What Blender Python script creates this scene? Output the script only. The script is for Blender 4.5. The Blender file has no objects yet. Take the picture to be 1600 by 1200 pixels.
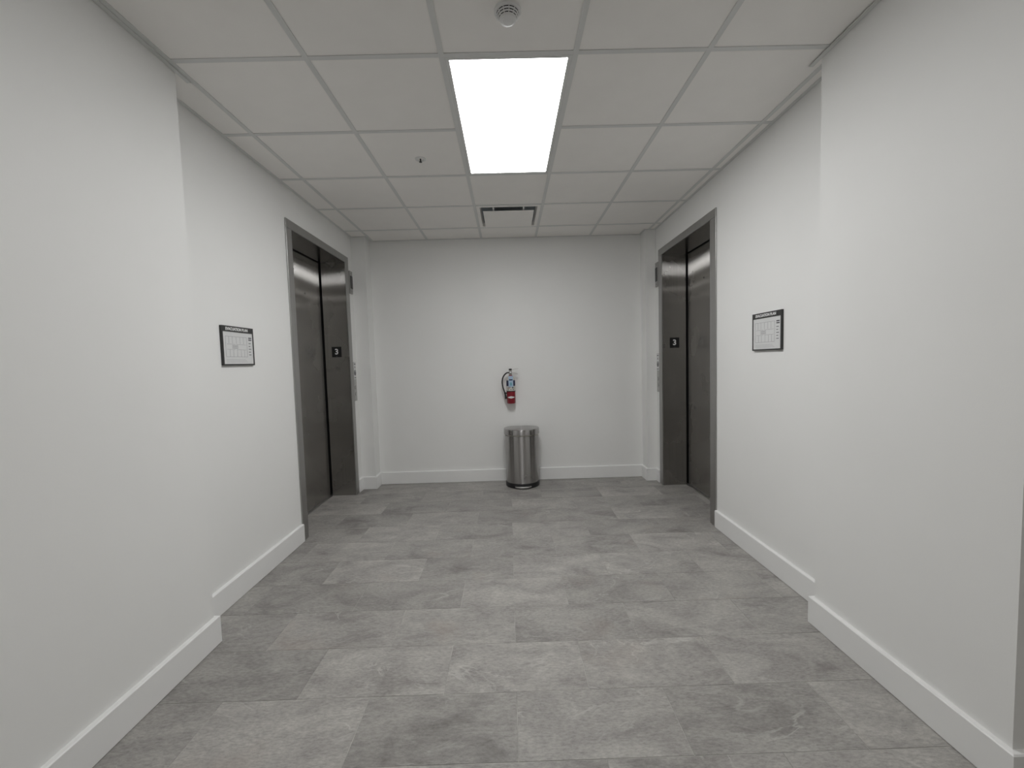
import bpy, bmesh, math, random
from mathutils import Matrix, Vector

random.seed(7)
SC = bpy.context.scene
COL = SC.collection
H = 2.766                       # ceiling height
T = 0.6096                      # two-foot ceiling module
GX, GY = -0.8733, 1.9764        # origin of the ceiling grid

# ---------------------------------------------------------------- camera
YAW, PITCH, ROLL, HC = 0.0082, -0.0570, -0.0283, 1.3759
def cam_axes():
    cy, sy, cp, sp = math.cos(YAW), math.sin(YAW), math.cos(PITCH), math.sin(PITCH)
    f = Vector((sy*cp, cy*cp, sp)); r = Vector((cy, -sy, 0)); u = r.cross(f)
    cr, sr = math.cos(ROLL), math.sin(ROLL)
    return r*cr + u*sr, u*cr - r*sr, f
r_, u_, f_ = cam_axes()
cd = bpy.data.cameras.new('camera'); cam = bpy.data.objects.new('camera', cd); COL.objects.link(cam)
cam.matrix_world = Matrix(((r_.x, u_.x, -f_.x, 0), (r_.y, u_.y, -f_.y, 0), (r_.z, u_.z, -f_.z, HC), (0, 0, 0, 1)))
cd.sensor_width = 36; cd.lens = 653.71*36/1600; cd.shift_x = -0.751/1600; cd.shift_y = 2.46/1600
cd.clip_start = 0.02
SC.camera = cam

# ---------------------------------------------------------------- world, lights, exposure
w = bpy.data.worlds.new('world'); SC.world = w; w.use_nodes = True
w.node_tree.nodes['Background'].inputs[0].default_value = (0.5, 0.5, 0.5, 1)
w.node_tree.nodes['Background'].inputs[1].default_value = 0.05
PANEL_RADIANCE = 16.3            # radiance of the lay-in light panel
def area(name, x, y, sx, sy, radiance, color=(1, 0.985, 0.96)):
    l = bpy.data.lights.new(name, 'AREA'); l.shape = 'RECTANGLE'; l.size = sx; l.size_y = sy
    l.energy = radiance*math.pi*sx*sy; l.color = color
    o = bpy.data.objects.new(name, l); COL.objects.link(o); o.location = (x, y, H-0.006)
    return o
# the lay-in panels of the corridor the picture is taken from
area('corridor_light', 0.041, 0.30, 0.55, 0.52, 7.0)
area('corridor_light.001', -2.397, 0.148, 0.55, 1.16, 3.2)
area('corridor_light.002', 2.479, 0.148, 0.55, 1.16, 3.2)
vs = SC.view_settings
vs.view_transform = 'Standard'; vs.look = 'None'; vs.gamma = 1; vs.use_curve_mapping = False
vs.exposure = 0.0

# ---------------------------------------------------------------- materials
def newmat(name):
    m = bpy.data.materials.new(name); m.use_nodes = True
    nt = m.node_tree; return m, nt, nt.nodes['Principled BSDF']
def N(nt, t, **k):
    n = nt.nodes.new(t)
    for a, b in k.items(): setattr(n, a, b)
    return n
def ramp(nt, stops):
    n = nt.nodes.new('ShaderNodeValToRGB'); e = n.color_ramp.elements
    while len(e) < len(stops): e.new(0.5)
    for i, (p, c) in enumerate(stops):
        e[i].position = p; e[i].color = (c, c, c, 1) if isinstance(c, (int, float)) else (*c, 1)
    return n
def plain(name, col, rough=0.5, metal=0.0, spec=0.5, noise=0.0, nscale=30, bump=0.0, bscale=300):
    m, nt, b = newmat(name)
    b.inputs['Base Color'].default_value = (*col, 1); b.inputs['Roughness'].default_value = rough
    b.inputs['Metallic'].default_value = metal; b.inputs['Specular IOR Level'].default_value = spec
    L = nt.links
    tc = N(nt, 'ShaderNodeTexCoord')
    if noise:
        n = N(nt, 'ShaderNodeTexNoise'); n.inputs['Scale'].default_value = nscale; n.inputs['Detail'].default_value = 4
        L.new(tc.outputs['Object'], n.inputs['Vector'])
        r = ramp(nt, [(0.3, tuple(c*(1-noise) for c in col)), (0.7, tuple(min(1, c*(1+noise)) for c in col))])
        L.new(n.outputs['Fac'], r.inputs[0]); L.new(r.outputs[0], b.inputs['Base Color'])
    if bump:
        n = N(nt, 'ShaderNodeTexNoise'); n.inputs['Scale'].default_value = bscale; n.inputs['Detail'].default_value = 3
        L.new(tc.outputs['Object'], n.inputs['Vector'])
        bp = N(nt, 'ShaderNodeBump'); bp.inputs['Strength'].default_value = bump; bp.inputs['Distance'].default_value = 0.001
        L.new(n.outputs['Fac'], bp.inputs['Height']); L.new(bp.outputs[0], b.inputs['Normal'])
    return m

M_WALL = plain('wall_paint', (0.90, 0.90, 0.885), 0.55, spec=0.35, noise=0.012, nscale=1.5, bump=0.15, bscale=220)
M_TRIM = plain('trim_paint', (0.90, 0.90, 0.89), 0.35, spec=0.5, noise=0.01, nscale=3)
M_CTILE = plain('ceiling_tile_face', (0.955, 0.935, 0.905), 0.8, spec=0.2, noise=0.012, nscale=6, bump=0.2, bscale=500)
M_GRID = plain('grid_enamel', (0.72, 0.725, 0.71), 0.45, spec=0.4, noise=0.01, nscale=8)
M_PLENUM = plain('plenum_dark', (0.05, 0.05, 0.05), 0.9)
M_GROUT = plain('grout', (0.42, 0.41, 0.385), 0.9, noise=0.4, nscale=5)
M_BLACK = plain('black_plastic', (0.012, 0.012, 0.013), 0.4, noise=0.1, nscale=60)
M_FRAME = plain('dark_frame', (0.035, 0.035, 0.034), 0.45, noise=0.1, nscale=60)
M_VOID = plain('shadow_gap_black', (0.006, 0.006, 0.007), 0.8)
M_WHITE = plain('white_plastic', (0.78, 0.78, 0.77), 0.4, noise=0.01, nscale=20)
M_PAPER = plain('printed_sheet', (0.74, 0.745, 0.74), 0.35, noise=0.01, nscale=20)
M_INK = plain('grey_ink', (0.36, 0.36, 0.37), 0.6)
M_DARKINK = plain('dark_ink', (0.10, 0.10, 0.11), 0.6)
M_LETTER = plain('white_letter', (0.85, 0.85, 0.85), 0.5)
M_RED = plain('red_enamel', (0.27, 0.016, 0.028), 0.25, noise=0.05, nscale=20)
M_LABEL = plain('extinguisher_label', (0.62, 0.60, 0.55), 0.5, noise=0.03, nscale=60)
M_NAVY = plain('navy_print', (0.03, 0.035, 0.09), 0.5)
M_BLUETAG = plain('blue_tag_card', (0.40, 0.53, 0.68), 0.6, noise=0.05, nscale=60)
M_TEAL = plain('teal_print', (0.16, 0.38, 0.46), 0.6)
M_BRASS = plain('valve_metal', (0.55, 0.53, 0.49), 0.28, metal=1.0)
M_DUCT = plain('duct_grey', (0.50, 0.54, 0.58), 0.7, noise=0.1, nscale=10)
M_ALU = plain('sill_aluminium', (0.55, 0.55, 0.54), 0.35, metal=1.0, noise=0.05, nscale=50)
M_LINER = plain('bin_liner_plastic', (0.72, 0.70, 0.60), 0.5)
M_GLASSBLK = plain('black_lens', (0.008, 0.008, 0.009), 0.15)

def steel(name, col, rough, aniso, grain=0.10, rot=0.0, stretch=(260, 260, 1.5), streak=None):
    m, nt, b = newmat(name); L = nt.links
    b.inputs['Metallic'].default_value = 1.0
    tc = N(nt, 'ShaderNodeTexCoord'); mp = N(nt, 'ShaderNodeMapping'); mp.inputs['Scale'].default_value = stretch
    L.new(tc.outputs['Object'], mp.inputs['Vector'])
    n = N(nt, 'ShaderNodeTexNoise'); n.inputs['Scale'].default_value = 1.0; n.inputs['Detail'].default_value = 4
    L.new(mp.outputs[0], n.inputs['Vector'])
    r = ramp(nt, [(0.25, tuple(c*(1-grain) for c in col)), (0.75, tuple(c*(1+grain) for c in col))])
    L.new(n.outputs['Fac'], r.inputs[0]); L.new(r.outputs[0], b.inputs['Base Color'])
    n2 = N(nt, 'ShaderNodeTexNoise'); n2.inputs['Scale'].default_value = 2.2; n2.inputs['Detail'].default_value = 5
    L.new(tc.outputs['Object'], n2.inputs['Vector'])
    mr = N(nt, 'ShaderNodeMapRange'); mr.inputs['To Min'].default_value = rough*0.85; mr.inputs['To Max'].default_value = rough*1.2
    L.new(n2.outputs['Fac'], mr.inputs['Value']); L.new(mr.outputs[0], b.inputs['Roughness'])
    b.inputs['Anisotropic'].default_value = aniso; b.inputs['Anisotropic Rotation'].default_value = rot
    tg = N(nt, 'ShaderNodeTangent'); tg.direction_type = 'RADIAL'; tg.axis = 'Z'
    if streak:
        tg = N(nt, 'ShaderNodeCombineXYZ'); tg.inputs[2].default_value = 1.0
    L.new(tg.outputs[0], b.inputs['Tangent'])
    if streak:                      # second, wide lobe across the brushing
        g = N(nt, 'ShaderNodeBsdfAnisotropic'); L.new(r.outputs[0], g.inputs['Color']); L.new(tg.outputs[0], g.inputs['Tangent'])
        g.inputs['Roughness'].default_value = streak[0]; g.inputs['Anisotropy'].default_value = streak[1]; g.inputs['Rotation'].default_value = rot
        mx = N(nt, 'ShaderNodeMixShader'); mx.inputs[0].default_value = streak[2]
        L.new(b.outputs[0], mx.inputs[1]); L.new(g.outputs[0], mx.inputs[2])
        L.new(mx.outputs[0], nt.nodes['Material Output'].inputs['Surface'])
    return m
M_STEEL = steel('brushed_stainless_steel', (0.48, 0.465, 0.445), 0.26, 0.8, streak=(0.48, 0.98, 0.5))
M_SOFFIT = steel('soffit_steel', (0.40, 0.39, 0.375), 0.22, 0.0)
M_JAMB = steel('brushed_steel_frame', (0.44, 0.435, 0.425), 0.38, 0.6)
M_CAN = steel('bin_stainless_steel', (0.43, 0.42, 0.415), 0.26, 1.0, grain=0.05, rot=0.25)

def tile_material():
    m, nt, b = newmat('slate_look_tile'); L = nt.links
    tc = N(nt, 'ShaderNodeTexCoord'); oi = N(nt, 'ShaderNodeObjectInfo')
    # every tile takes its own piece of the stone pattern
    off = N(nt, 'ShaderNodeVectorMath', operation='SCALE'); off.inputs[0].default_value = (37.0, 91.0, 13.0)
    L.new(oi.outputs['Random'], off.inputs['Scale'])
    add = N(nt, 'ShaderNodeVectorMath', operation='ADD')
    L.new(tc.outputs['Object'], add.inputs[0]); L.new(off.outputs[0], add.inputs[1])
    mp = N(nt, 'ShaderNodeMapping'); mp.inputs['Scale'].default_value = (1.0, 1.8, 1.0); mp.inputs['Rotation'].default_value = (0, 0, -0.22)
    L.new(add.outputs[0], mp.inputs['Vector'])
    cloud = N(nt, 'ShaderNodeTexNoise'); cloud.inputs['Scale'].default_value = 3.0; cloud.inputs['Detail'].default_value = 9
    cloud.inputs['Roughness'].default_value = 0.66; cloud.inputs['Distortion'].default_value = 0.6
    L.new(mp.outputs[0], cloud.inputs['Vector'])
    base = ramp(nt, [(0.28, (0.205, 0.192, 0.182)), (0.44, (0.315, 0.302, 0.286)), (0.60, (0.39, 0.377, 0.354)), (0.78, (0.465, 0.451, 0.418))])
    L.new(cloud.outputs['Fac'], base.inputs[0])
    # fine speckle
    sp = N(nt, 'ShaderNodeTexNoise'); sp.inputs['Scale'].default_value = 75; sp.inputs['Detail'].default_value = 6; sp.inputs['Roughness'].default_value = 0.75
    mp2 = N(nt, 'ShaderNodeMapping'); mp2.inputs['Scale'].default_value = (0.6, 1.5, 1.0)
    L.new(add.outputs[0], mp2.inputs['Vector']); L.new(mp2.outputs[0], sp.inputs['Vector'])
    spr = ramp(nt, [(0.28, 0.70), (0.5, 1.03), (0.72, 1.32)])
    L.new(sp.outputs['Fac'], spr.inputs[0])
    mul = N(nt, 'ShaderNodeMix', data_type='RGBA', blend_type='MULTIPLY'); mul.inputs[0].default_value = 1.0
    L.new(base.outputs[0], mul.inputs[6]); L.new(spr.outputs[0], mul.inputs[7])
    # pale veins: thin crests of a warped noise, present only in places
    warp = N(nt, 'ShaderNodeTexNoise'); warp.inputs['Scale'].default_value = 2.1; warp.inputs['Detail'].default_value = 7
    warp.inputs['Roughness'].default_value = 0.55; warp.inputs['Distortion'].default_value = 1.1
    L.new(mp.outputs[0], warp.inputs['Vector'])
    vein = ramp(nt, [(0.485, 0.0), (0.4985, 1.0), (0.5015, 1.0), (0.515, 0.0)])
    L.new(warp.outputs['Fac'], vein.inputs[0])
    gate = N(nt, 'ShaderNodeTexNoise'); gate.inputs['Scale'].default_value = 4.0; gate.inputs['Detail'].default_value = 4
    off2 = N(nt, 'ShaderNodeVectorMath', operation='ADD'); off2.inputs[1].default_value = (5.3, 1.7, 9.1)
    L.new(add.outputs[0], off2.inputs[0]); L.new(off2.outputs[0], gate.inputs['Vector'])
    gr = ramp(nt, [(0.50, 0.0), (0.66, 0.62)])
    L.new(gate.outputs['Fac'], gr.inputs[0])
    vg = N(nt, 'ShaderNodeMath', operation='MULTIPLY'); L.new(vein.outputs[0], vg.inputs[0]); L.new(gr.outputs[0], vg.inputs[1])
    mixv = N(nt, 'ShaderNodeMix', data_type='RGBA'); L.new(vg.outputs[0], mixv.inputs[0])
    L.new(mul.outputs[2], mixv.inputs[6]); mixv.inputs[7].default_value = (0.56, 0.55, 0.52, 1)
    # faint rusty patches
    ru = N(nt, 'ShaderNodeTexNoise'); ru.inputs['Scale'].default_value = 2.4; ru.inputs['Detail'].default_value = 3
    off3 = N(nt, 'ShaderNodeVectorMath', operation='ADD'); off3.inputs[1].default_value = (15.3, 21.7, 3.1)
    L.new(add.outputs[0], off3.inputs[0]); L.new(off3.outputs[0], ru.inputs['Vector'])
    rr = ramp(nt, [(0.62, 0.0), (0.78, 0.32)])
    L.new(ru.outputs['Fac'], rr.inputs[0])
    mixr = N(nt, 'ShaderNodeMix', data_type='RGBA'); L.new(rr.outputs[0], mixr.inputs[0])
    L.new(mixv.outputs[2], mixr.inputs[6]); mixr.inputs[7].default_value = (0.43, 0.36, 0.305, 1)
    # tile to tile tone
    tone = N(nt, 'ShaderNodeMapRange'); tone.inputs['To Min'].default_value = 0.90; tone.inputs['To Max'].default_value = 1.12
    rnd = N(nt, 'ShaderNodeMath', operation='FRACT'); k = N(nt, 'ShaderNodeMath', operation='MULTIPLY'); k.inputs[1].default_value = 57.31
    L.new(oi.outputs['Random'], k.inputs[0]); L.new(k.outputs[0], rnd.inputs[0]); L.new(rnd.outputs[0], tone.inputs['Value'])
    fin = N(nt, 'ShaderNodeVectorMath', operation='SCALE'); L.new(mixr.outputs[2], fin.inputs[0]); L.new(tone.outputs[0], fin.inputs['Scale'])
    L.new(fin.outputs[0], b.inputs['Base Color'])
    b.inputs['Roughness'].default_value = 0.42; b.inputs['Specular IOR Level'].default_value = 0.4
    rgh = N(nt, 'ShaderNodeMapRange'); rgh.inputs['To Min'].default_value = 0.36; rgh.inputs['To Max'].default_value = 0.56
    L.new(cloud.outputs['Fac'], rgh.inputs['Value']); L.new(rgh.outputs[0], b.inputs['Roughness'])
    bp = N(nt, 'ShaderNodeBump'); bp.inputs['Strength'].default_value = 0.35; bp.inputs['Distance'].default_value = 0.002
    sm = N(nt, 'ShaderNodeMath', operation='ADD'); L.new(cloud.outputs['Fac'], sm.inputs[0]); L.new(vg.outputs[0], sm.inputs[1])
    L.new(sm.outputs[0], bp.inputs['Height']); L.new(bp.outputs[0], b.inputs['Normal'])
    return m
M_TILE = tile_material()

def emit(name, col, s):
    m, nt, b = newmat(name); b.inputs['Base Color'].default_value = (0.8, 0.8, 0.8, 1)
    b.inputs['Emission Color'].default_value = (*col, 1); b.inputs['Emission Strength'].default_value = s
    return m
M_LIGHT = emit('lit_diffuser', (0.99, 0.995, 1.0), PANEL_RADIANCE)

# ---------------------------------------------------------------- mesh helpers
def obj(name, bm, mat, parent=None, loc=(0, 0, 0), smooth=False, kind=None):
    bmesh.ops.recalc_face_normals(bm, faces=bm.faces)
    me = bpy.data.meshes.new(name); bm.to_mesh(me); bm.free(); me.materials.append(mat)
    if smooth:
        for p in me.polygons: p.use_smooth = True
        me.set_sharp_from_angle(angle=math.radians(smooth if smooth > 1 else 35))
    o = bpy.data.objects.new(name, me); COL.objects.link(o); o.location = loc
    if parent: o.parent = parent
    if kind: o['kind'] = kind
    return o
def empty(name, loc=(0, 0, 0), rz=0, kind=None, label=None, cat=None, group=None):
    o = bpy.data.objects.new(name, None); COL.objects.link(o); o.location = loc; o.rotation_euler = (0, 0, rz); o.empty_display_size = 0.1
    if kind: o['kind'] = kind
    if label: o['label'] = label
    if cat: o['category'] = cat
    if group: o['group'] = group
    return o
def box(bm, x0, x1, y0, y1, z0, z1):
    x0, x1 = min(x0, x1), max(x0, x1); y0, y1 = min(y0, y1), max(y0, y1); z0, z1 = min(z0, z1), max(z0, z1)
    v = [bm.verts.new(p) for p in ((x0,y0,z0),(x1,y0,z0),(x1,y1,z0),(x0,y1,z0),(x0,y0,z1),(x1,y0,z1),(x1,y1,z1),(x0,y1,z1))]
    for f in ((0,3,2,1),(4,5,6,7),(0,1,5,4),(1,2,6,5),(2,3,7,6),(3,0,4,7)): bm.faces.new([v[i] for i in f])
    return bm
def B(*a): return box(bmesh.new(), *a)
def bevel(bm, w, seg=2):
    bmesh.ops.bevel(bm, geom=list(bm.edges), offset=w, segments=seg, affect='EDGES', profile=0.7); return bm
def lathe(prof, seg=32, bm=None, c=(0, 0, 0)):
    bm = bm or bmesh.new(); rings = []
    for r, z in prof:
        if r < 1e-6: rings.append([bm.verts.new((c[0], c[1], c[2]+z))])
        else: rings.append([bm.verts.new((c[0]+r*math.cos(2*math.pi*i/seg), c[1]+r*math.sin(2*math.pi*i/seg), c[2]+z)) for i in range(seg)])
    for a, b in zip(rings, rings[1:]):
        for i in range(seg):
            j = (i+1) % seg
            if len(a) == 1: bm.faces.new((a[0], b[i], b[j]))
            elif len(b) == 1: bm.faces.new((a[i], a[j], b[0]))
            else: bm.faces.new((a[i], a[j], b[j], b[i]))
    return bm
def loft(rings, bm=None, cap=(True, True)):
    bm = bm or bmesh.new(); R = [[bm.verts.new(p) for p in r] for r in rings]; n = len(R[0])
    for a, b in zip(R, R[1:]):
        for i in range(n): bm.faces.new((a[i], a[(i+1) % n], b[(i+1) % n], b[i]))
    if cap[0]: bm.faces.new(R[0][::-1])
    if cap[1]: bm.faces.new(R[-1])
    return bm
def tube(pts, rad, seg=10, bm=None):
    pts = [Vector(p) for p in pts]; rings = []
    up = Vector((0.13, 1, 0.2)).normalized()
    for i, p in enumerate(pts):
        d = (pts[min(i+1, len(pts)-1)]-pts[max(i-1, 0)]).normalized()
        a = d.cross(up).normalized(); b = d.cross(a).normalized()
        r = rad[i] if isinstance(rad, (list, tuple)) else rad
        rings.append([p+(a*math.cos(2*math.pi*k/seg)+b*math.sin(2*math.pi*k/seg))*r for k in range(seg)])
    return loft(rings, bm)
def spline(pts, n=8):
    P = [Vector(p) for p in pts]; P = [P[0]*2-P[1]]+P+[P[-1]*2-P[-2]]; out = []
    for i in range(1, len(P)-2):
        for k in range(n):
            t = k/n; a, b, c, d = P[i-1], P[i], P[i+1], P[i+2]
            out.append(0.5*((2*b)+(c-a)*t+(2*a-5*b+4*c-d)*t*t+(3*b-a-3*c+d)*t**3))
    return out+[P[-2]]
def text_mesh(name, s, size, mat, parent, mw, fat=0.0, depth=0.0006, spacing=1.0, width=None):
    """lettering as flat raised geometry; mw places its plane"""
    cu = bpy.data.curves.new(name, 'FONT'); cu.body = s; cu.size = size; cu.align_x = 'CENTER'; cu.align_y = 'CENTER'
    cu.extrude = depth/2; cu.offset = fat; cu.space_character = spacing; cu.resolution_u = 4
    to = bpy.data.objects.new('tmp', cu); COL.objects.link(to)
    dg = bpy.context.evaluated_depsgraph_get(); dg.update()
    me = bpy.data.meshes.new_from_object(to.evaluated_get(dg)); bpy.data.objects.remove(to); bpy.data.curves.remove(cu)
    xs = [v.co.x for v in me.vertices]; ys = [v.co.y for v in me.vertices]
    cx, cy_ = (max(xs)+min(xs))/2, (max(ys)+min(ys))/2; k = (width/(max(xs)-min(xs))) if width else 1.0
    for v in me.vertices: v.co = mw @ Vector(((v.co.x-cx)*k, v.co.y-cy_, v.co.z))
    me.materials.clear(); me.materials.append(mat); me.name = name
    o = bpy.data.objects.new(name, me); COL.objects.link(o); o.parent = parent
    return o

# ---------------------------------------------------------------- plan of the place
XL, XR = -1.671, 1.641            # lobby side walls
XFL, XFR = -1.512, 1.518          # thicker walls nearer the camera
YF, YNL, YNR = 2.042, 1.08, 1.208
YB, YP = 4.798, 4.625             # back wall, face of the corner returns
XPL, XPR = -1.520, 1.5305
CX, CY = 4.2, -1.75               # corridor the camera stands in
TB = 0.0193; HB = 0.139
REG = [(-CX, CX, CY, YNL), (XFL, CX, YNL, YNR), (XFL, XFR, YNR, YF), (XL, XR, YF, YP), (XPL, XPR, YP, YB)]
EL = dict(s=-1, e0=3.2593, e1=4.4975, i0=3.3418, i1=4.4182, x=XL, d=-1.9408)
ER = dict(s=1, e0=3.2823, e1=4.5223, i0=3.3755, i1=4.4342, x=XR, d=1.9112)
ZT, ZI = 2.519, 2.453

# ---------------------------------------------------------------- floor
fl = obj('floor', B(-CX-0.1, CX+0.1, CY-0.1, YB+0.1, -0.12, -0.0012), M_GROUT, kind='structure')
FT = 0.6093; FR = 0.3068; FY = 1.364
FREG = [list(r) for r in REG]+[[EL['d']-0.002, XL, EL['i0'], EL['i1']], [XR, ER['d']+0.002, ER['i0'], ER['i1']]]
def cell_mesh(cx0, cx1, cy0, cy1, regs, gap, z0, z1, cham):
    """one tile: the part of a grid cell that lies inside the room, joints left open round the cell"""
    bm = bmesh.new(); X0, X1, Y0, Y1 = cx0+gap, cx1-gap, cy0+gap, cy1-gap; ox, oy = (cx0+cx1)/2, (cy0+cy1)/2; area_ = 0
    for a, b, c, d in regs:
        x0, x1, y0, y1 = max(X0, a), min(X1, b), max(Y0, c), min(Y1, d)
        if x1-x0 > 0.004 and y1-y0 > 0.004:
            area_ += (x1-x0)*(y1-y0)
            cs = [cham if x0 == X0 else 0, cham if x1 == X1 else 0, cham if y0 == Y0 else 0, cham if y1 == Y1 else 0]
            zt, zb = (z1, z0)
            s = -1 if z1 < z0 else 1
            lo = [(x0, y0), (x1, y0), (x1, y1), (x0, y1)]
            up = [(x0+cs[0], y0+cs[2]), (x1-cs[1], y0+cs[2]), (x1-cs[1], y1-cs[3]), (x0+cs[0], y1-cs[3])]
            loft([[(x-ox, y-oy, zb) for x, y in lo], [(x-ox, y-oy, zt-s*cham*0.7) for x, y in lo], [(x-ox, y-oy, zt) for x, y in up]], bm)
    return (bm, ox, oy) if area_ > 1e-4 else None
r0 = int(math.floor((CY-FY)/FR))
for r in range(r0, 12):
    y0 = FY+r*FR
    xs = -0.005 if r % 2 == 0 else -0.3097+0.0
    for c in range(-8, 8):
        x0 = xs+c*FT
        q = cell_mesh(x0, x0+FT, y0, y0+FR, FREG, 0.0013, -0.004, random.uniform(-0.0003, 0.0002), 0.0006)
        if q: obj('floor_tile', q[0], M_TILE, fl, (q[1], q[2], 0))

# ---------------------------------------------------------------- walls
def wall(name, *boxes):
    bm = bmesh.new()
    for b in boxes: box(bm, *b)
    return obj(name, bm, M_WALL, kind='structure')
ZT_W = H+0.30
wall('wall_front_left', (-CX-0.1, XFL, YNL, YF, -0.01, ZT_W))
wall('wall_front_right', (XFR, CX+0.1, YNR, YF, -0.01, ZT_W))
for nm, e, xo in (('wall_left', EL, -2.35), ('wall_right', ER, 2.35)):
    a, b = e['e0']+0.016, e['e1']-0.016
    wall(nm, (xo, e['x'], YF+0.0005, a, -0.01, ZT_W), (xo, e['x'], b, YB+0.2, -0.01, ZT_W), (xo, e['x'], a, b, ZT-0.016, ZT_W))
wall('wall_back', (XL+0.0005, XR-0.0005, YB, YB+0.2, -0.01, ZT_W))
wall('wall_back_left', (XL+0.0005, XPL, YP, YB-0.0005, -0.01, ZT_W))
wall('wall_back_right', (XPR, XR-0.0005, YP, YB-0.0005, -0.01, ZT_W))
wall('wall_corridor_rear', (-CX-0.1, CX+0.1, CY-0.15, CY, -0.01, ZT_W))
wall('wall_corridor_left', (-CX-0.15, -CX, CY, YNL, -0.01, ZT_W))
wall('wall_corridor_right', (CX, CX+0.15, CY, YNR, -0.01, ZT_W))

def sweep(path, prof, closed=False):
    """profile (offset to the right of travel, height) carried along a floor path with mitred corners"""
    n = len(path); rings = []
    for i in range(n):
        p = Vector(path[i]); 
        d0 = (p-Vector(path[i-1])).normalized() if (i > 0 or closed) else None
        d1 = (Vector(path[(i+1) % n])-p).normalized() if (i < n-1 or closed) else None
        d0 = d0 or d1; d1 = d1 or d0
        n0 = Vector((d0.y, -d0.x)); n1 = Vector((d1.y, -d1.x)); mit = (n0+n1); mit = mit/max(mit.dot(n0), 1e-6)
        rings.append([(p.x+mit.x*o, p.y+mit.y*o, z) for o, z in prof])
    return loft(rings)
BP = [(0.0, 0.003), (TB, 0.003), (TB, HB-0.004), (TB-0.004, HB), (0.0, HB+0.002)]
for nm, path in (('baseboard_left', [(-CX, YNL), (XFL, YNL), (XFL, YF), (XL, YF), (XL, EL['e0'])]),
                 ('baseboard_back', [(XL, EL['e1']), (XL, YP), (XPL, YP), (XPL, YB), (XPR, YB), (XPR, YP), (XR, YP), (XR, ER['e1'])]),
                 ('baseboard_right', [(XR, ER['e0']), (XR, YF), (XFR, YF), (XFR, YNR), (CX, YNR)]),
                 ('baseboard_rear', [(CX, CY), (-CX, CY)])):
    obj(nm, sweep(path, BP), M_TRIM, kind='structure')

# ---------------------------------------------------------------- ceiling
ce = obj('ceiling', B(-CX-0.1, CX+0.1, CY-0.1, YB+0.1, H+0.26, H+0.36), M_PLENUM, kind='structure')
def grid_x(i): return GX+i*T
def grid_y(j): return GY+j*T
LIGHTC = {(1, 0), (1, 1)}; VENTC = (1, 3)
for i in range(-6, 9):
    for j in range(-7, 6):
        if (i, j) in LIGHTC or (i, j) == VENTC: continue
        q = cell_mesh(grid_x(i), grid_x(i+1), grid_y(j), grid_y(j+1), REG, 0.003, H+0.018, H+0.0035, 0.0)
        if q: obj('ceiling_tile', q[0], M_CTILE, ce, (q[1], q[2], 0))
def strip(x0, x1, y0, y1):
    bm = bmesh.new(); n = 0
    for a, b, c, d in REG:
        u0, u1, v0, v1 = max(x0, a), min(x1, b), max(y0, c), min(y1, d)
        if u1-u0 > 0.003 and v1-v0 > 0.003: box(bm, u0, u1, v0, v1, H, H+0.0035); n += 1
    if not n: bm.free(); return None
    return bm
TW = 0.0125
for i in range(-6, 9):                     # main runners
    s = strip(grid_x(i)-TW, grid_x(i)+TW, CY, YB)
    if s: obj('main_runner', s, M_GRID, ce)
for j in range(-7, 6):                     # cross tees between them
    for i in range(-6, 9):
        if (i, j) == (1, 1): continue
        s = strip(grid_x(i)+TW+0.0004, grid_x(i+1)-TW-0.0004, grid_y(j)-TW, grid_y(j)+TW)
        if s:
            for v in s.verts: v.co.z += 0.0003
            obj('cross_tee', s, M_GRID, ce)
AP = [(0.0012, H-0.0005), (0.022, H-0.0005), (0.022, H+0.003), (0.0012, H+0.003)]
for path in ([(-CX, YNL), (XFL, YNL), (XFL, YF+0.07)], [(XL, YF), (XL, YP), (XPL, YP), (XPL, YB), (XPR, YB), (XPR, YP), (XR, YP), (XR, YF)],
             [(XFR, YF+0.055), (XFR, YNR), (CX, YNR)], [(CX, YNR), (CX, CY), (-CX, CY), (-CX, YNL)]):
    bm = sweep(path, AP)
    for v in bm.verts:                      # the two loose ends stand a little proud of the tiles
        if abs(abs(v.co.x)-1.505) < 0.04 and v.co.y > YF+0.05 and v.co.y < YF+0.08: v.co.z -= 0.006
    obj('wall_angle', bm, M_GRID, ce)

# ---------------------------------------------------------------- lay-in light, vent, detector, sprinkler
X0, X1, Y0, Y2 = grid_x(1), grid_x(2), grid_y(0), grid_y(2)
lt = empty('ceiling_light', ((X0+X1)/2, (Y0+Y2)/2, H), label='bright rectangular flat light panel set in the white ceiling grid', cat='ceiling light')
hx, hy = T/2-TW-0.001, T-TW-0.001
bm = bmesh.new(); fw = 0.018
box(bm, -hx, hx, -hy, -hy+fw, 0.0005, 0.05); box(bm, -hx, hx, hy-fw, hy, 0.0005, 0.05)
box(bm, -hx, -hx+fw, -hy+fw, hy-fw, 0.0005, 0.05); box(bm, hx-fw, hx, -hy+fw, hy-fw, 0.0005, 0.05)
obj('frame', bm, M_GRID, lt)
obj('diffuser', B(-hx+fw, hx-fw, -hy+fw, hy-fw, 0.004, 0.012), M_LIGHT, lt)

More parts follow.
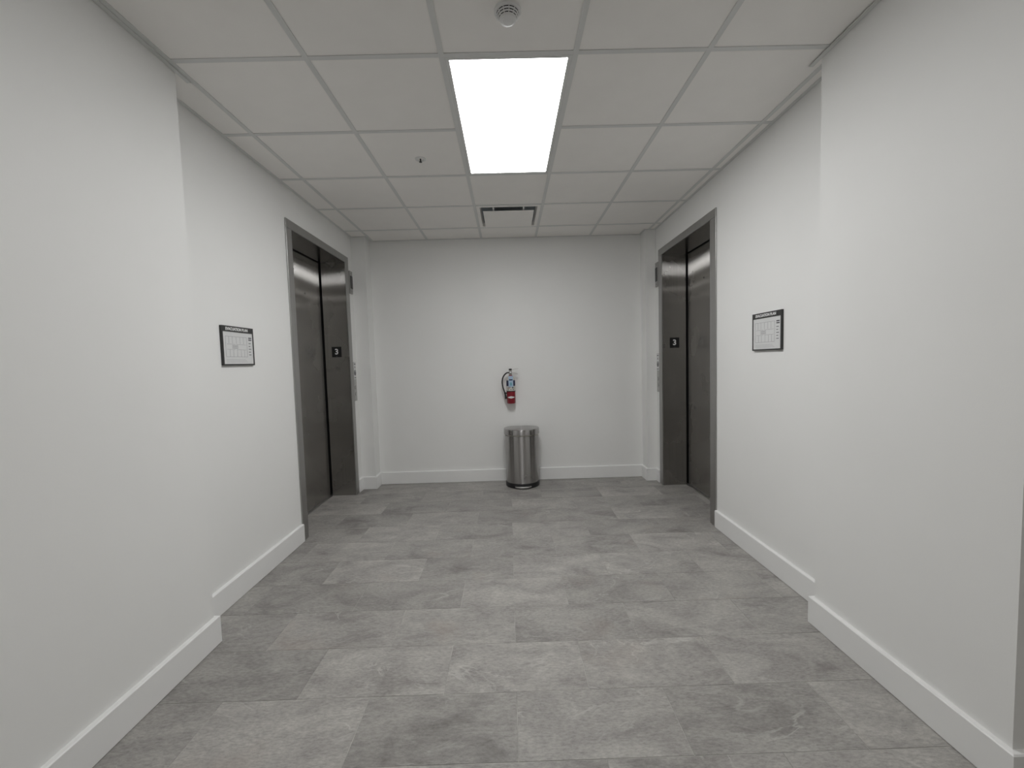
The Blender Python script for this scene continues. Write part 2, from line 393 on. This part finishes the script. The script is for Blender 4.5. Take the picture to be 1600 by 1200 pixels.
vx, vy = grid_x(1)+T/2, grid_y(3)+T/2
vt = empty('air_vent', (vx, vy, H), label='square white ceiling air vent with a flat centre plate near the back wall', cat='air vent')
h = T/2-TW-0.001; fi = 0.262
bm = bmesh.new()
rings = []
def sq(r, z): return [(-r, -r, z), (r, -r, z), (r, r, z), (-r, r, z)]
loft([sq(h, 0.003), sq(h, 0.0), sq(fi, 0.0), sq(fi-0.012, 0.03), sq(fi-0.012, 0.034), sq(fi+0.002, 0.006), sq(h, 0.006)], bm, cap=(False, False))
obj('frame', bm, M_CTILE, vt)
bm = bmesh.new()
box(bm, -0.25, 0.25, -0.25, -0.248, 0.034, 0.06); box(bm, -0.25, 0.25, 0.248, 0.25, 0.034, 0.06)
box(bm, -0.25, -0.248, -0.248, 0.248, 0.034, 0.06); box(bm, 0.248, 0.25, -0.248, 0.248, 0.034, 0.06); box(bm, -0.25, 0.25, -0.25, 0.25, 0.058, 0.06)
obj('neck', bm, M_DUCT, vt)
obj('centre_plate', bevel(B(-0.232, 0.232, -0.212, 0.232, -0.022, -0.014), 0.003, 2), M_CTILE, vt)
for sx in (-0.137, 0.137):
    for sy in (-1, 1): obj('bracket', B(sx-0.006, sx+0.006, sy*0.175, sy*0.262, -0.013, 0.022), M_WHITE, vt)

sd = empty('smoke_detector', (0.037, 1.745, H), label='round white smoke detector with ring-shaped slots on the ceiling', cat='smoke detector')
obj('base', lathe([(0.0, 0.003), (0.054, 0.003), (0.054, -0.006), (0.050, -0.009), (0, -0.009)], 40), M_WHITE, sd, smooth=True)
def cone(t, d=0.0): return (0.049-0.017*t-d, -0.008-0.024*t)
obj('sensor_chamber', lathe([(0.0, -0.007), cone(0, 0.0015), cone(1, 0.0015), (0, -0.032)], 40), M_VOID, sd, smooth=True)
for a, b in ((0.0, 0.14), (0.27, 0.43), (0.56, 0.72), (0.85, 1.0)):
    obj('slot_ring', lathe([cone(a), cone(b), cone(b, 0.0016), cone(a, 0.0016), cone(a)], 48), M_WHITE, sd, smooth=30)
bm = bmesh.new(); t = 0.0014
loft([[(cone(0)[0]+0.0003, y, -0.008), (cone(1)[0]+0.0003, y, -0.032), (cone(1)[0]-0.002, y, -0.032), (cone(0)[0]-0.002, y, -0.008)] for y in (-t, t)], bm)
rib = obj('cage_rib', bm, M_WHITE, sd)
for k in range(12):
    q = rib if k == 0 else rib.copy()
    if k: COL.objects.link(q)
    q.rotation_euler = (0, 0, 2*math.pi*k/12+0.12)
obj('cap', lathe([(0.0, -0.0318), (0.0325, -0.0318), (0.0315, -0.036), (0.022, -0.0385), (0.0205, -0.0375), (0.011, -0.0395), (0, -0.040)], 40), M_WHITE, sd, smooth=True)

sk = empty('fire_sprinkler', (-0.558, 2.934, H), label='small recessed sprinkler head in the ceiling left of the light panel', cat='sprinkler')
obj('escutcheon', lathe([(0.017, 0.012), (0.017, 0.0005), (0.024, -0.004), (0.036, -0.001), (0.036, 0.003), (0.019, 0.003), (0.019, 0.012), (0.017, 0.012)], 32), M_WHITE, sk, smooth=True)
obj('cup', lathe([(0.0, 0.012), (0.017, 0.012), (0.0168, 0.0045), (0, 0.0045)], 24), M_VOID, sk)
bm = lathe([(0, 0.006), (0.005, 0.006), (0.005, -0.012), (0.0025, -0.016), (0, -0.016)], 16)
lathe([(0, -0.016), (0.010, -0.016), (0.010, -0.018), (0, -0.018)], 20, bm)
obj('deflector', bm, M_BLACK, sk, smooth=True)

# ---------------------------------------------------------------- elevators
def elevator(num, e, label):
    s = e['s']; x = e['x']; xi = x-s*0.010; xb = e['d']-s*0.024      # frame face, back edge of the reveal
    root = empty('door_%d' % num, (0, 0, 0), kind='structure', label=label)
    O = (x, (e['i0']+e['i1'])/2, 0)
    def P(name, bm, mat, par=root, smooth=False):
        for v in bm.verts: v.co -= Vector(O)
        return obj(name, bm, mat, par, O, smooth=smooth)
    for a, b in ((e['e0'], e['i0']), (e['e1'], e['i1'])):
        k = 1 if b > a else -1
        bm = B(xi, x-s*0.0002, a, b, 0, ZI-0.001); bevel(bm, 0.0012, 1)
        P('jamb', bm, M_JAMB); P('reveal', B(x-s*0.0002, xb, a+k*0.017, b, 0, ZI-0.001), M_STEEL)
    bm = B(xi-s*0.001, x-s*0.0002, e['e0'], e['e1'], ZI, ZT); bevel(bm, 0.0012, 1); P('header', bm, M_JAMB)
    P('soffit', B(x-s*0.0002, xb, e['e0']+0.017, e['e1']-0.017, ZI, ZI+0.03), M_SOFFIT)
    mid = (e['i0']+e['i1'])/2; d = e['d']
    for a, b in ((e['i0']-0.06, mid-0.0015), (mid+0.0015, e['i1']+0.06)):
        bm = B(d, d+s*0.03, a, b, 0.006, ZI+0.035)
        P('door_panel', bm, M_STEEL)
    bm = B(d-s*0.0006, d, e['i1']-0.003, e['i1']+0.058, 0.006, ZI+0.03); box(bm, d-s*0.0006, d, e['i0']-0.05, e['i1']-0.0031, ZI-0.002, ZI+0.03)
    P('door_gap_shade', bm, M_VOID)  # shade of the gap at reveal and soffit, painted as black strips
    P('hoistway', B(d+s*0.032, d+s*0.05, e['e0']-0.1+0.12, e['e1']-0.02, -0.003, ZI+0.06), M_VOID)
    P('sill', B(d-s*0.028, d+s*0.03, e['i0'], e['i1'], -0.002, 0.0035), M_ALU)
    # key hole high on the far leaf
    yk, zk = (4.09, 2.088) if s < 0 else (4.075, 2.135)
    bm = lathe([(0, 0), (0.008, 0), (0.008, 0.0015), (0, 0.0015)], 20)
    for v in bm.verts: v.co = Vector((d-s*v.co.z, yk+v.co.x, zk+v.co.y))
    k = P('keyhole', bm, M_BLACK)
    # floor number plate on the far reveal
    cx, cz = (-1.796, 1.529) if s < 0 else (1.7645, 1.528)
    bm = bevel(B(cx-0.050, cx+0.050, e['i1']-0.0030, e['i1']-0.0002, cz-0.054, cz+0.054), 0.001, 1)
    pl = P('floor_number_plate', bm, M_BLACK); 
    mw = Matrix.Translation(Vector((cx, e['i1']-0.0034, cz+0.004))-Vector(O)) @ Matrix.Rotation(math.pi/2, 4, 'X')
    text_mesh('numeral', '3', 0.080, M_LETTER, pl, mw, fat=0.0022, depth=0.0008)
    bm = bmesh.new()                               # the tactile dots under the numeral
    for k in range(3):
        lathe([(0, 0), (0.0010, 0), (0, 0.0007)], 8, bm, (k*0.005-0.005, 0, 0))
    for v in bm.verts: v.co = Vector((cx+v.co.x, e['i1']-0.0030-v.co.z, cz-0.046+v.co.y))-Vector(O)
    obj('braille_dots', bm, M_LETTER, pl)
elevator(1, EL, 'left stainless steel elevator doorway with brushed frame and floor number 3 plate')
elevator(2, ER, 'right stainless steel elevator doorway with brushed frame and floor number 3 plate')

# ---------------------------------------------------------------- hall lanterns and call stations beside the elevators
def lantern(e, ya, yb, za, zb, label):
    s = e['s']; x = e['x']
    t = empty('hall_lantern', (x, (ya+yb)/2, (za+zb)/2), label=label, cat='elevator indicator')
    hw, hh = (yb-ya)/2, (zb-za)/2
    obj('face_plate', bevel(B(0, -s*0.014, -hw, hw, -hh, hh), 0.002, 2), M_JAMB, t)
    obj('display_window', bevel(B(-s*0.0135, -s*0.017, -hw+0.012, hw-0.004, -hh*0.55, hh*0.58), 0.001, 1), M_GLASSBLK, t)
    for z in (-hh*0.8, hh*0.8): 
        bm = lathe([(0, 0), (0.004, 0), (0.003, 0.0015), (0, 0.0015)], 12)
        for v in bm.verts: v.co = Vector((-s*(0.0138+v.co.z), v.co.x, z+v.co.y))
        obj('screw', bm, M_BLACK, t)
lantern(EL, 4.515, 4.592, 2.150, 2.390, 'small steel indicator box with black window beside the left elevator')
lantern(ER, 4.532, 4.606, 2.140, 2.400, 'small steel indicator box with black window beside the right elevator')
def station(e, yc, label):
    s = e['s']; x = e['x']
    t = empty('call_station', (x, yc, 1.205), label=label, cat='elevator button')
    hw = 0.035
    obj('call_plate', bevel(B(0, -s*0.004, -hw, hw, -0.205, 0.215), 0.001, 1), M_ALU, t)
    obj('notice_panel', B(-s*0.0038, -s*0.0055, -hw+0.003, hw-0.003, 0.03, 0.21), M_PAPER, t)
    def disc(y, z, r, d0, d1, nm, mat, par=t, ring=None):
        prof = [(0, d0), (r, d0), (r, d1), (0, d1)] if not ring else [(r-ring, d0), (r, d0), (r, d1), (r-ring, d1), (r-ring, d0)]
        bm = lathe(prof, 24)
        for v in bm.verts: v.co = Vector((-s*v.co.z, y+v.co.x, z+v.co.y))
        return obj(nm, bm, mat, par, smooth=True)
    disc(0, 0.10, 0.030, 0.0052, 0.0062, 'warning_ring', M_DARKINK, ring=0.005)      # pictogram: flame in a ring, arrow over it
    bm = bmesh.new()
    def poly(pts, bm, d0=0.0054, d1=0.0064): loft([[(-s*d0, y, z) for y, z in pts], [(-s*d1, y, z) for y, z in pts]], bm)
    poly([(-0.014, 0.078), (-0.018, 0.10), (-0.006, 0.128), (0.0, 0.108), (0.008, 0.118), (0.015, 0.095), (0.008, 0.076)], bm)
    poly([(-0.010, 0.150), (0, 0.178), (0.010, 0.150)], bm)
    poly([(-0.020, 0.188), (0.020, 0.188), (0.020, 0.198), (-0.020, 0.198)], bm)
    poly([(-0.022, 0.042), (0.022, 0.042), (0.022, 0.050), (-0.022, 0.050)], bm)
    obj('pictogram', bm, M_DARKINK, t)
    for z in (-0.06, -0.13):
        b = disc(0, z, 0.018, 0.0038, 0.0075, 'call_button', M_ALU); disc(0, z, 0.0195, 0.0038, 0.0055, 'button_ring', M_BLACK, b, ring=0.0018)
station(EL, 4.555, 'narrow call button plate with fire notice beside the left elevator')
station(ER, 4.572, 'narrow call button plate with fire notice beside the right elevator')

# ---------------------------------------------------------------- evacuation plans
def evac(x, s, yc, zc, W_, Hh, label, mirror):
    """x wall plane, s wall side; built facing the lobby"""
    t = empty('evacuation_sign', (x, yc, zc), rz=(math.pi/2 if s < 0 else -math.pi/2), label=label, cat='sign')
    # local: +X to the reader's right, -Y out of the wall
    a, b = W_/2, Hh/2; dpt = 0.014
    bm = bmesh.new(); f = 0.0085; hd = 0.034
    box(bm, -a, a, -0.0095, -0.0002, -b, b)
    box(bm, -a, a, -dpt, -0.0095, -b, -b+f); box(bm, -a, a, -dpt, -0.0095, b-hd, b)
    box(bm, -a, -a+f, -dpt, -0.0095, -b+f, b-hd); box(bm, a-f, a, -dpt, -0.0095, -b+f, b-hd)
    obj('frame', bm, M_FRAME, t)
    sh = obj('plan_sheet', B(-a+f, a-f, -0.0112, -0.0096, -b+f, b-hd), M_PAPER, t)
    mw = Matrix.Translation((-0.012 if s < 0 else -0.006, -dpt-0.0004, b-hd/2)) @ Matrix.Rotation(math.pi/2, 4, 'X')
    text_mesh('lettering', 'EVACUATION PLAN', 0.024, M_LETTER, t, mw, fat=0.0009, depth=0.0008, width=W_*0.70)
    bm = bmesh.new(); y0, y1 = -0.0117, -0.0112
    def ln(x0, z0, x1, z1, w=0.0016):
        box(bm, min(x0, x1)-w/2, max(x0, x1)+w/2, y0, y1, min(z0, z1)-w/2, max(z0, z1)+w/2)
    L_, R_, Bt, Tp = -a+0.030, a-0.068, -b+0.052, b-hd-0.028
    ln(L_, Bt, R_, Bt); ln(L_, Bt, L_, Tp); ln(R_, Bt, R_, Tp); ln(L_, Tp, R_, Tp)
    w_ = R_-L_; h_ = Tp-Bt
    for fx in (0.18, 0.34, 0.52, 0.7, 0.86): ln(L_+w_*fx, Bt, L_+w_*fx, Bt+h_*0.34); ln(L_+w_*(fx-0.03), Tp-h_*0.34, L_+w_*(fx-0.03), Tp)
    for fz in (0.36, 0.62): ln(L_+w_*0.06, Bt+h_*fz, L_+w_*0.42, Bt+h_*fz); ln(L_+w_*0.5, Bt+h_*fz, R_-w_*0.05, Bt+h_*fz)
    for k in range(4): ln(L_+w_*0.30, Bt+h_*(0.42+0.05*k), L_+w_*0.56, Bt+h_*(0.42+0.05*k), 0.0026)
    for k in range(3): ln(-a+0.03, -b+0.02+k*0.008, R_-0.01*k, -b+0.02+k*0.008, 0.0012)
    obj('floor_plan', bm, M_INK, sh)
    bm = bmesh.new()
    for k, zz in enumerate((0.0, 0.012, 0.036, 0.054, 0.072, 0.09, 0.108)):
        zt = b-hd-0.026-zz
        wd = (0.030, 0.030, 0.022, 0.016, 0.024, 0.018, 0.022)[k]
        box(bm, a-0.050, a-0.050+wd, y0, y1, zt-(0.0075 if k < 2 else 0.004), zt)
    obj('legend', bm, M_DARKINK, sh)
evac(XL, -1, 2.607, 1.519, 0.299, 0.236, 'black-framed evacuation plan on the left wall', 0)
evac(XR, 1, 2.634, 1.522, 0.296, 0.239, 'black-framed evacuation plan on the right wall', 1)

# ---------------------------------------------------------------- fire extinguisher
def ext():
    cy = 4.722
    t = empty('fire_extinguisher', (0.020, cy, 0.905), label='red fire extinguisher with white label and black hose hanging on the back wall', cat='fire extinguisher')
    R = 0.0485
    obj('cylinder', lathe([(0, 0.004), (0.036, 0.002), (0.043, 0), (R, 0.006), (R, 0.262), (R-0.004, 0.280), (R-0.014, 0.298), (0.022, 0.312), (0.016, 0.318), (0.016, 0.326), (0, 0.326)], 48), M_RED, t, smooth=50)
    def wrap(name, mat, a0, a1, z0, z1, off, par=t, n=16):
        bm = bmesh.new(); rings = []
        for r in (R+off, R+off+0.0006):
            pass
        inner = []; outer = []
        vs_ = []
        for i in range(n+1):
            a = a0+(a1-a0)*i/n
            q = []
            for r in (R+off, R+off+0.0006):
                for z in (z0, z1): q.append(bm.verts.new((r*math.sin(a), -r*math.cos(a), z)))
            vs_.append(q)
        for p, q in zip(vs_, vs_[1:]):
            bm.faces.new((p[2], q[2], q[3], p[3])); bm.faces.new((p[0], p[1], q[1], q[0])); bm.faces.new((p[1], p[3], q[3], q[1])); bm.faces.new((p[0], q[0], q[2], p[2]))
        bm.faces.new((vs_[0][0], vs_[0][2], vs_[0][3], vs_[0][1])); bm.faces.new((vs_[-1][0], vs_[-1][1], vs_[-1][3], vs_[-1][2]))
        return obj(name, bm, mat, par, smooth=40)
    lb = None
    obj('shoulder_label', lathe([(R+0.0008, 0.2725), (R-0.0035, 0.2808), (R-0.0135, 0.2988), (R-0.018, 0.3035), (R-0.0185, 0.302)], 48), M_LABEL, t, smooth=50)
    lb = wrap('label', M_LABEL, -1.45, 1.45, 0.145, 0.272, 0.0001)
    wrap('label_print', M_NAVY, -1.35, -0.55, 0.200, 0.262, 0.0008, lb); wrap('label_print', M_NAVY, 0.60, 1.35, 0.200, 0.262, 0.0008, lb)
    for a in (-0.62, 0.0, 0.55): wrap('label_mark', M_DARKINK, a-0.10, a+0.10, 0.155, 0.164, 0.0008, lb, 4)
    wrap('label_mark', M_DARKINK, -0.65, -0.05, 0.184, 0.189, 0.0008, lb, 6); wrap('label_mark', M_RED, -0.8, -0.3, 0.172, 0.177, 0.0008, lb, 6); wrap('label_mark', M_DARKINK, 0.25, 0.6, 0.176, 0.188, 0.0008, lb, 6)
    # white diamond on the red
    bm = bmesh.new()
    n = 16; rows = []
    for k in range(n+1):
        u = k/n*2-1; a = u*0.92; hz = 0.0125*(1-abs(u))**0.75+0.0003
        rows.append([((R+o)*math.sin(a), -(R+o)*math.cos(a), 0.072+z) for o, z in ((0.0002, -hz), (0.001, -hz), (0.001, hz), (0.0002, hz))])
    loft(rows, bm)
    obj('white_diamond', bm, M_LETTER, t)
    # strap of the wall bracket and its backplate
    st = obj('bracket_strap', lathe([(R+0.0002, 0.136), (R+0.003, 0.136), (R+0.003, 0.145), (R+0.0002, 0.145), (R+0.0002, 0.136)], 48), M_BLACK, t, smooth=40)
    obj('wall_bracket', bevel(B(-0.015, 0.015, R+0.003, YB-cy-0.0003, 0.06, 0.30), 0.002, 1), M_BLACK, t)
    # inspection tag hung in front
    bm = B(-0.025, 0.027, -R-0.006, -R-0.0045, 0.190, 0.312); tg = obj('inspection_tag', bm, M_BLUETAG, t)
    obj('tag_print', B(-0.008, 0.012, -R-0.0066, -R-0.0058, 0.205, 0.240), M_TEAL, tg); obj('tag_print', B(-0.018, 0.02, -R-0.0066, -R-0.0058, 0.262, 0.276), M_NAVY, tg)
    # valve, gauge, levers
    bm = lathe([(0, 0.32), (0.017, 0.32), (0.017, 0.336), (0.012, 0.342), (0.012, 0.362), (0, 0.362)], 20)
    box(bm, -0.016, 0.016, -0.012, 0.012, 0.345, 0.372); obj('valve', bm, M_BRASS, t)
    bm = lathe([(0, 0), (0.013, 0), (0.013, 0.008), (0, 0.008)], 24)
    for v in bm.verts: v.co = Vector((v.co.x, -0.012-v.co.z, 0.352+v.co.y))
    g = obj('pressure_gauge', bm, M_LETTER, t)
    bm = lathe([(0.0115, 0), (0.0145, 0), (0.0145, 0.010), (0.0115, 0.010), (0.0115, 0)], 24)
    for v in bm.verts: v.co = Vector((v.co.x, -0.012-v.co.z, 0.352+v.co.y))
    obj('gauge_rim', bm, M_BLACK, g, smooth=40)
    def lever(pts, nm):
        bm = bmesh.new(); rings = []
        for x, z in pts: rings.append([(x, -0.009, z-0.0015), (x, 0.009, z-0.0015), (x, 0.009, z+0.0015), (x, -0.009, z+0.0015)])
        loft(rings, bm); obj(nm, bm, M_BRASS, t)
    lever([(-0.016, 0.366), (0.012, 0.376), (0.05, 0.388), (0.088, 0.392)], 'squeeze_lever')
    lever([(0.012, 0.346), (0.04, 0.346), (0.070, 0.336), (0.085, 0.330)], 'carry_handle')
    bm = tube([(0.0, -0.002, 0.362), (0.0, -0.002, 0.393)], 0.005, 10); box(bm, -0.018, 0.016, -0.010, 0.008, 0.374, 0.392); obj('valve_cap', bm, M_BLACK, t)
    hp = spline([(-0.012, -0.004, 0.350), (-0.045, -0.010, 0.345), (-0.082, -0.014, 0.305), (-0.096, -0.016, 0.250), (-0.090, -0.016, 0.190), (-0.075, -0.014, 0.140), (-0.066, -0.012, 0.110)], 8)
    obj('hose', tube(hp, 0.0075, 12), M_BLACK, t, smooth=40)
    obj('nozzle', tube([(-0.067, -0.012, 0.118), (-0.062, -0.010, 0.085), (-0.058, -0.008, 0.055)], [0.009, 0.011, 0.014], 16), M_BLACK, t, smooth=50)
    obj('hose_clip', bevel(B(-0.078, -R+0.004, -0.020, 0.0, 0.112, 0.128), 0.002, 1), M_BLACK, t)
ext()

# ---------------------------------------------------------------- step bin
def bin_():
    cx, cy = 0.1235, 4.616
    t = empty('trash_can', (cx, cy, 0), label='stainless steel step trash can with lid standing against the back wall', cat='trash can')
    def outline(a, bf, bb, z, n=64, e=2.6):
        pts = []
        for i in range(n):
            th = 2*math.pi*i/n; c, s = math.cos(th), math.sin(th)
            if s <= 0: pts.append((a*c, bf*s, z))                       # round front
            else:                                                       # flatter back
                p = 2/e; pts.append((a*math.copysign(abs(c)**p, c), bb*abs(s)**p, z))
        return pts
    def shape(prof): return loft([outline(a, bf, bb, z) for a, bf, bb, z in prof])
    obj('base_ring', shape([(0.180, 0.168, 0.140, 0.0), (0.186, 0.174, 0.146, 0.004), (0.188, 0.176, 0.148, 0.044), (0.184, 0.172, 0.144, 0.054)]), M_BLACK, t, smooth=40)
    obj('body', shape([(0.182, 0.171, 0.142, 0.0542), (0.184, 0.173, 0.144, 0.066), (0.1865, 0.176, 0.146, 0.30), (0.189, 0.178, 0.148, 0.570), (0.184, 0.173, 0.144, 0.574), (0.184, 0.173, 0.144, 0.5797)]), M_CAN, t, smooth=40)
    # lid: skirt with rolled rim and a shallow domed top
    obj('lid', shape([(0.1965, 0.1865, 0.1525, 0.580), (0.197, 0.187, 0.153, 0.583), (0.196, 0.186, 0.152, 0.632), (0.194, 0.184, 0.150, 0.639), (0.186, 0.176, 0.143, 0.643), (0.176, 0.166, 0.134, 0.6425), (0.12, 0.11, 0.09, 0.6465), (0.02, 0.02, 0.02, 0.648)]), M_CAN, t, smooth=40)
    # liner folded over the rim, poking out on the right
    o0 = outline(0.1905, 0.1815, 0.1475, 0); n = len(o0); bm = bmesh.new(); R0 = []; R1 = []; R2 = []
    for i, (x, y, z) in enumerate(o0):
        th = 2*math.pi*i/n; pr_ = max(0, math.cos(th+0.45))**6+0.35*max(0, math.cos(th-math.pi+0.55-1.1+0.55))**30; bulge = 0.965+0.10*min(1, pr_)
        zz = 0.567+0.004*math.sin(th*5)+0.008*max(0, math.cos(th+0.3))**6
        R0.append((x*0.96, y*0.96, 0.579)); R1.append((x*bulge, y*bulge, zz+0.006)); R2.append((x*0.96, y*0.96, zz))
    loft([R0, R1, R2], bm, cap=(False, False)); obj('bin_liner', bm, M_LINER, t, smooth=60)
    # pedal
    bm = bmesh.new(); up = []; 
    n = 24
    def arc(z, off, w): return [(w*(k/n*2-1), -math.sqrt(max(0, 1-(w*(k/n*2-1)/0.188)**2))*0.176-off, z) for k in range(n+1)]
    rings = []
    for k in range(n+1):
        u = k/n*2-1; x = 0.088*u; yb = -math.sqrt(1-(x/0.188)**2)*0.176; th = 0.018*(1-abs(u)**6)
        rings.append([(x, yb+0.012, 0.014), (x, yb-th-0.002, 0.014), (x, yb-th-0.004, 0.019), (x, yb-th, 0.028), (x, yb+0.012, 0.030)])
    loft(rings, bm); pd = obj('pedal', bm, M_ALU, t, smooth=30)
    obj('hinge', bevel(B(-0.05, 0.05, 0.149, 0.158, 0.575, 0.62), 0.002, 1), M_BLACK, t)
bin_()
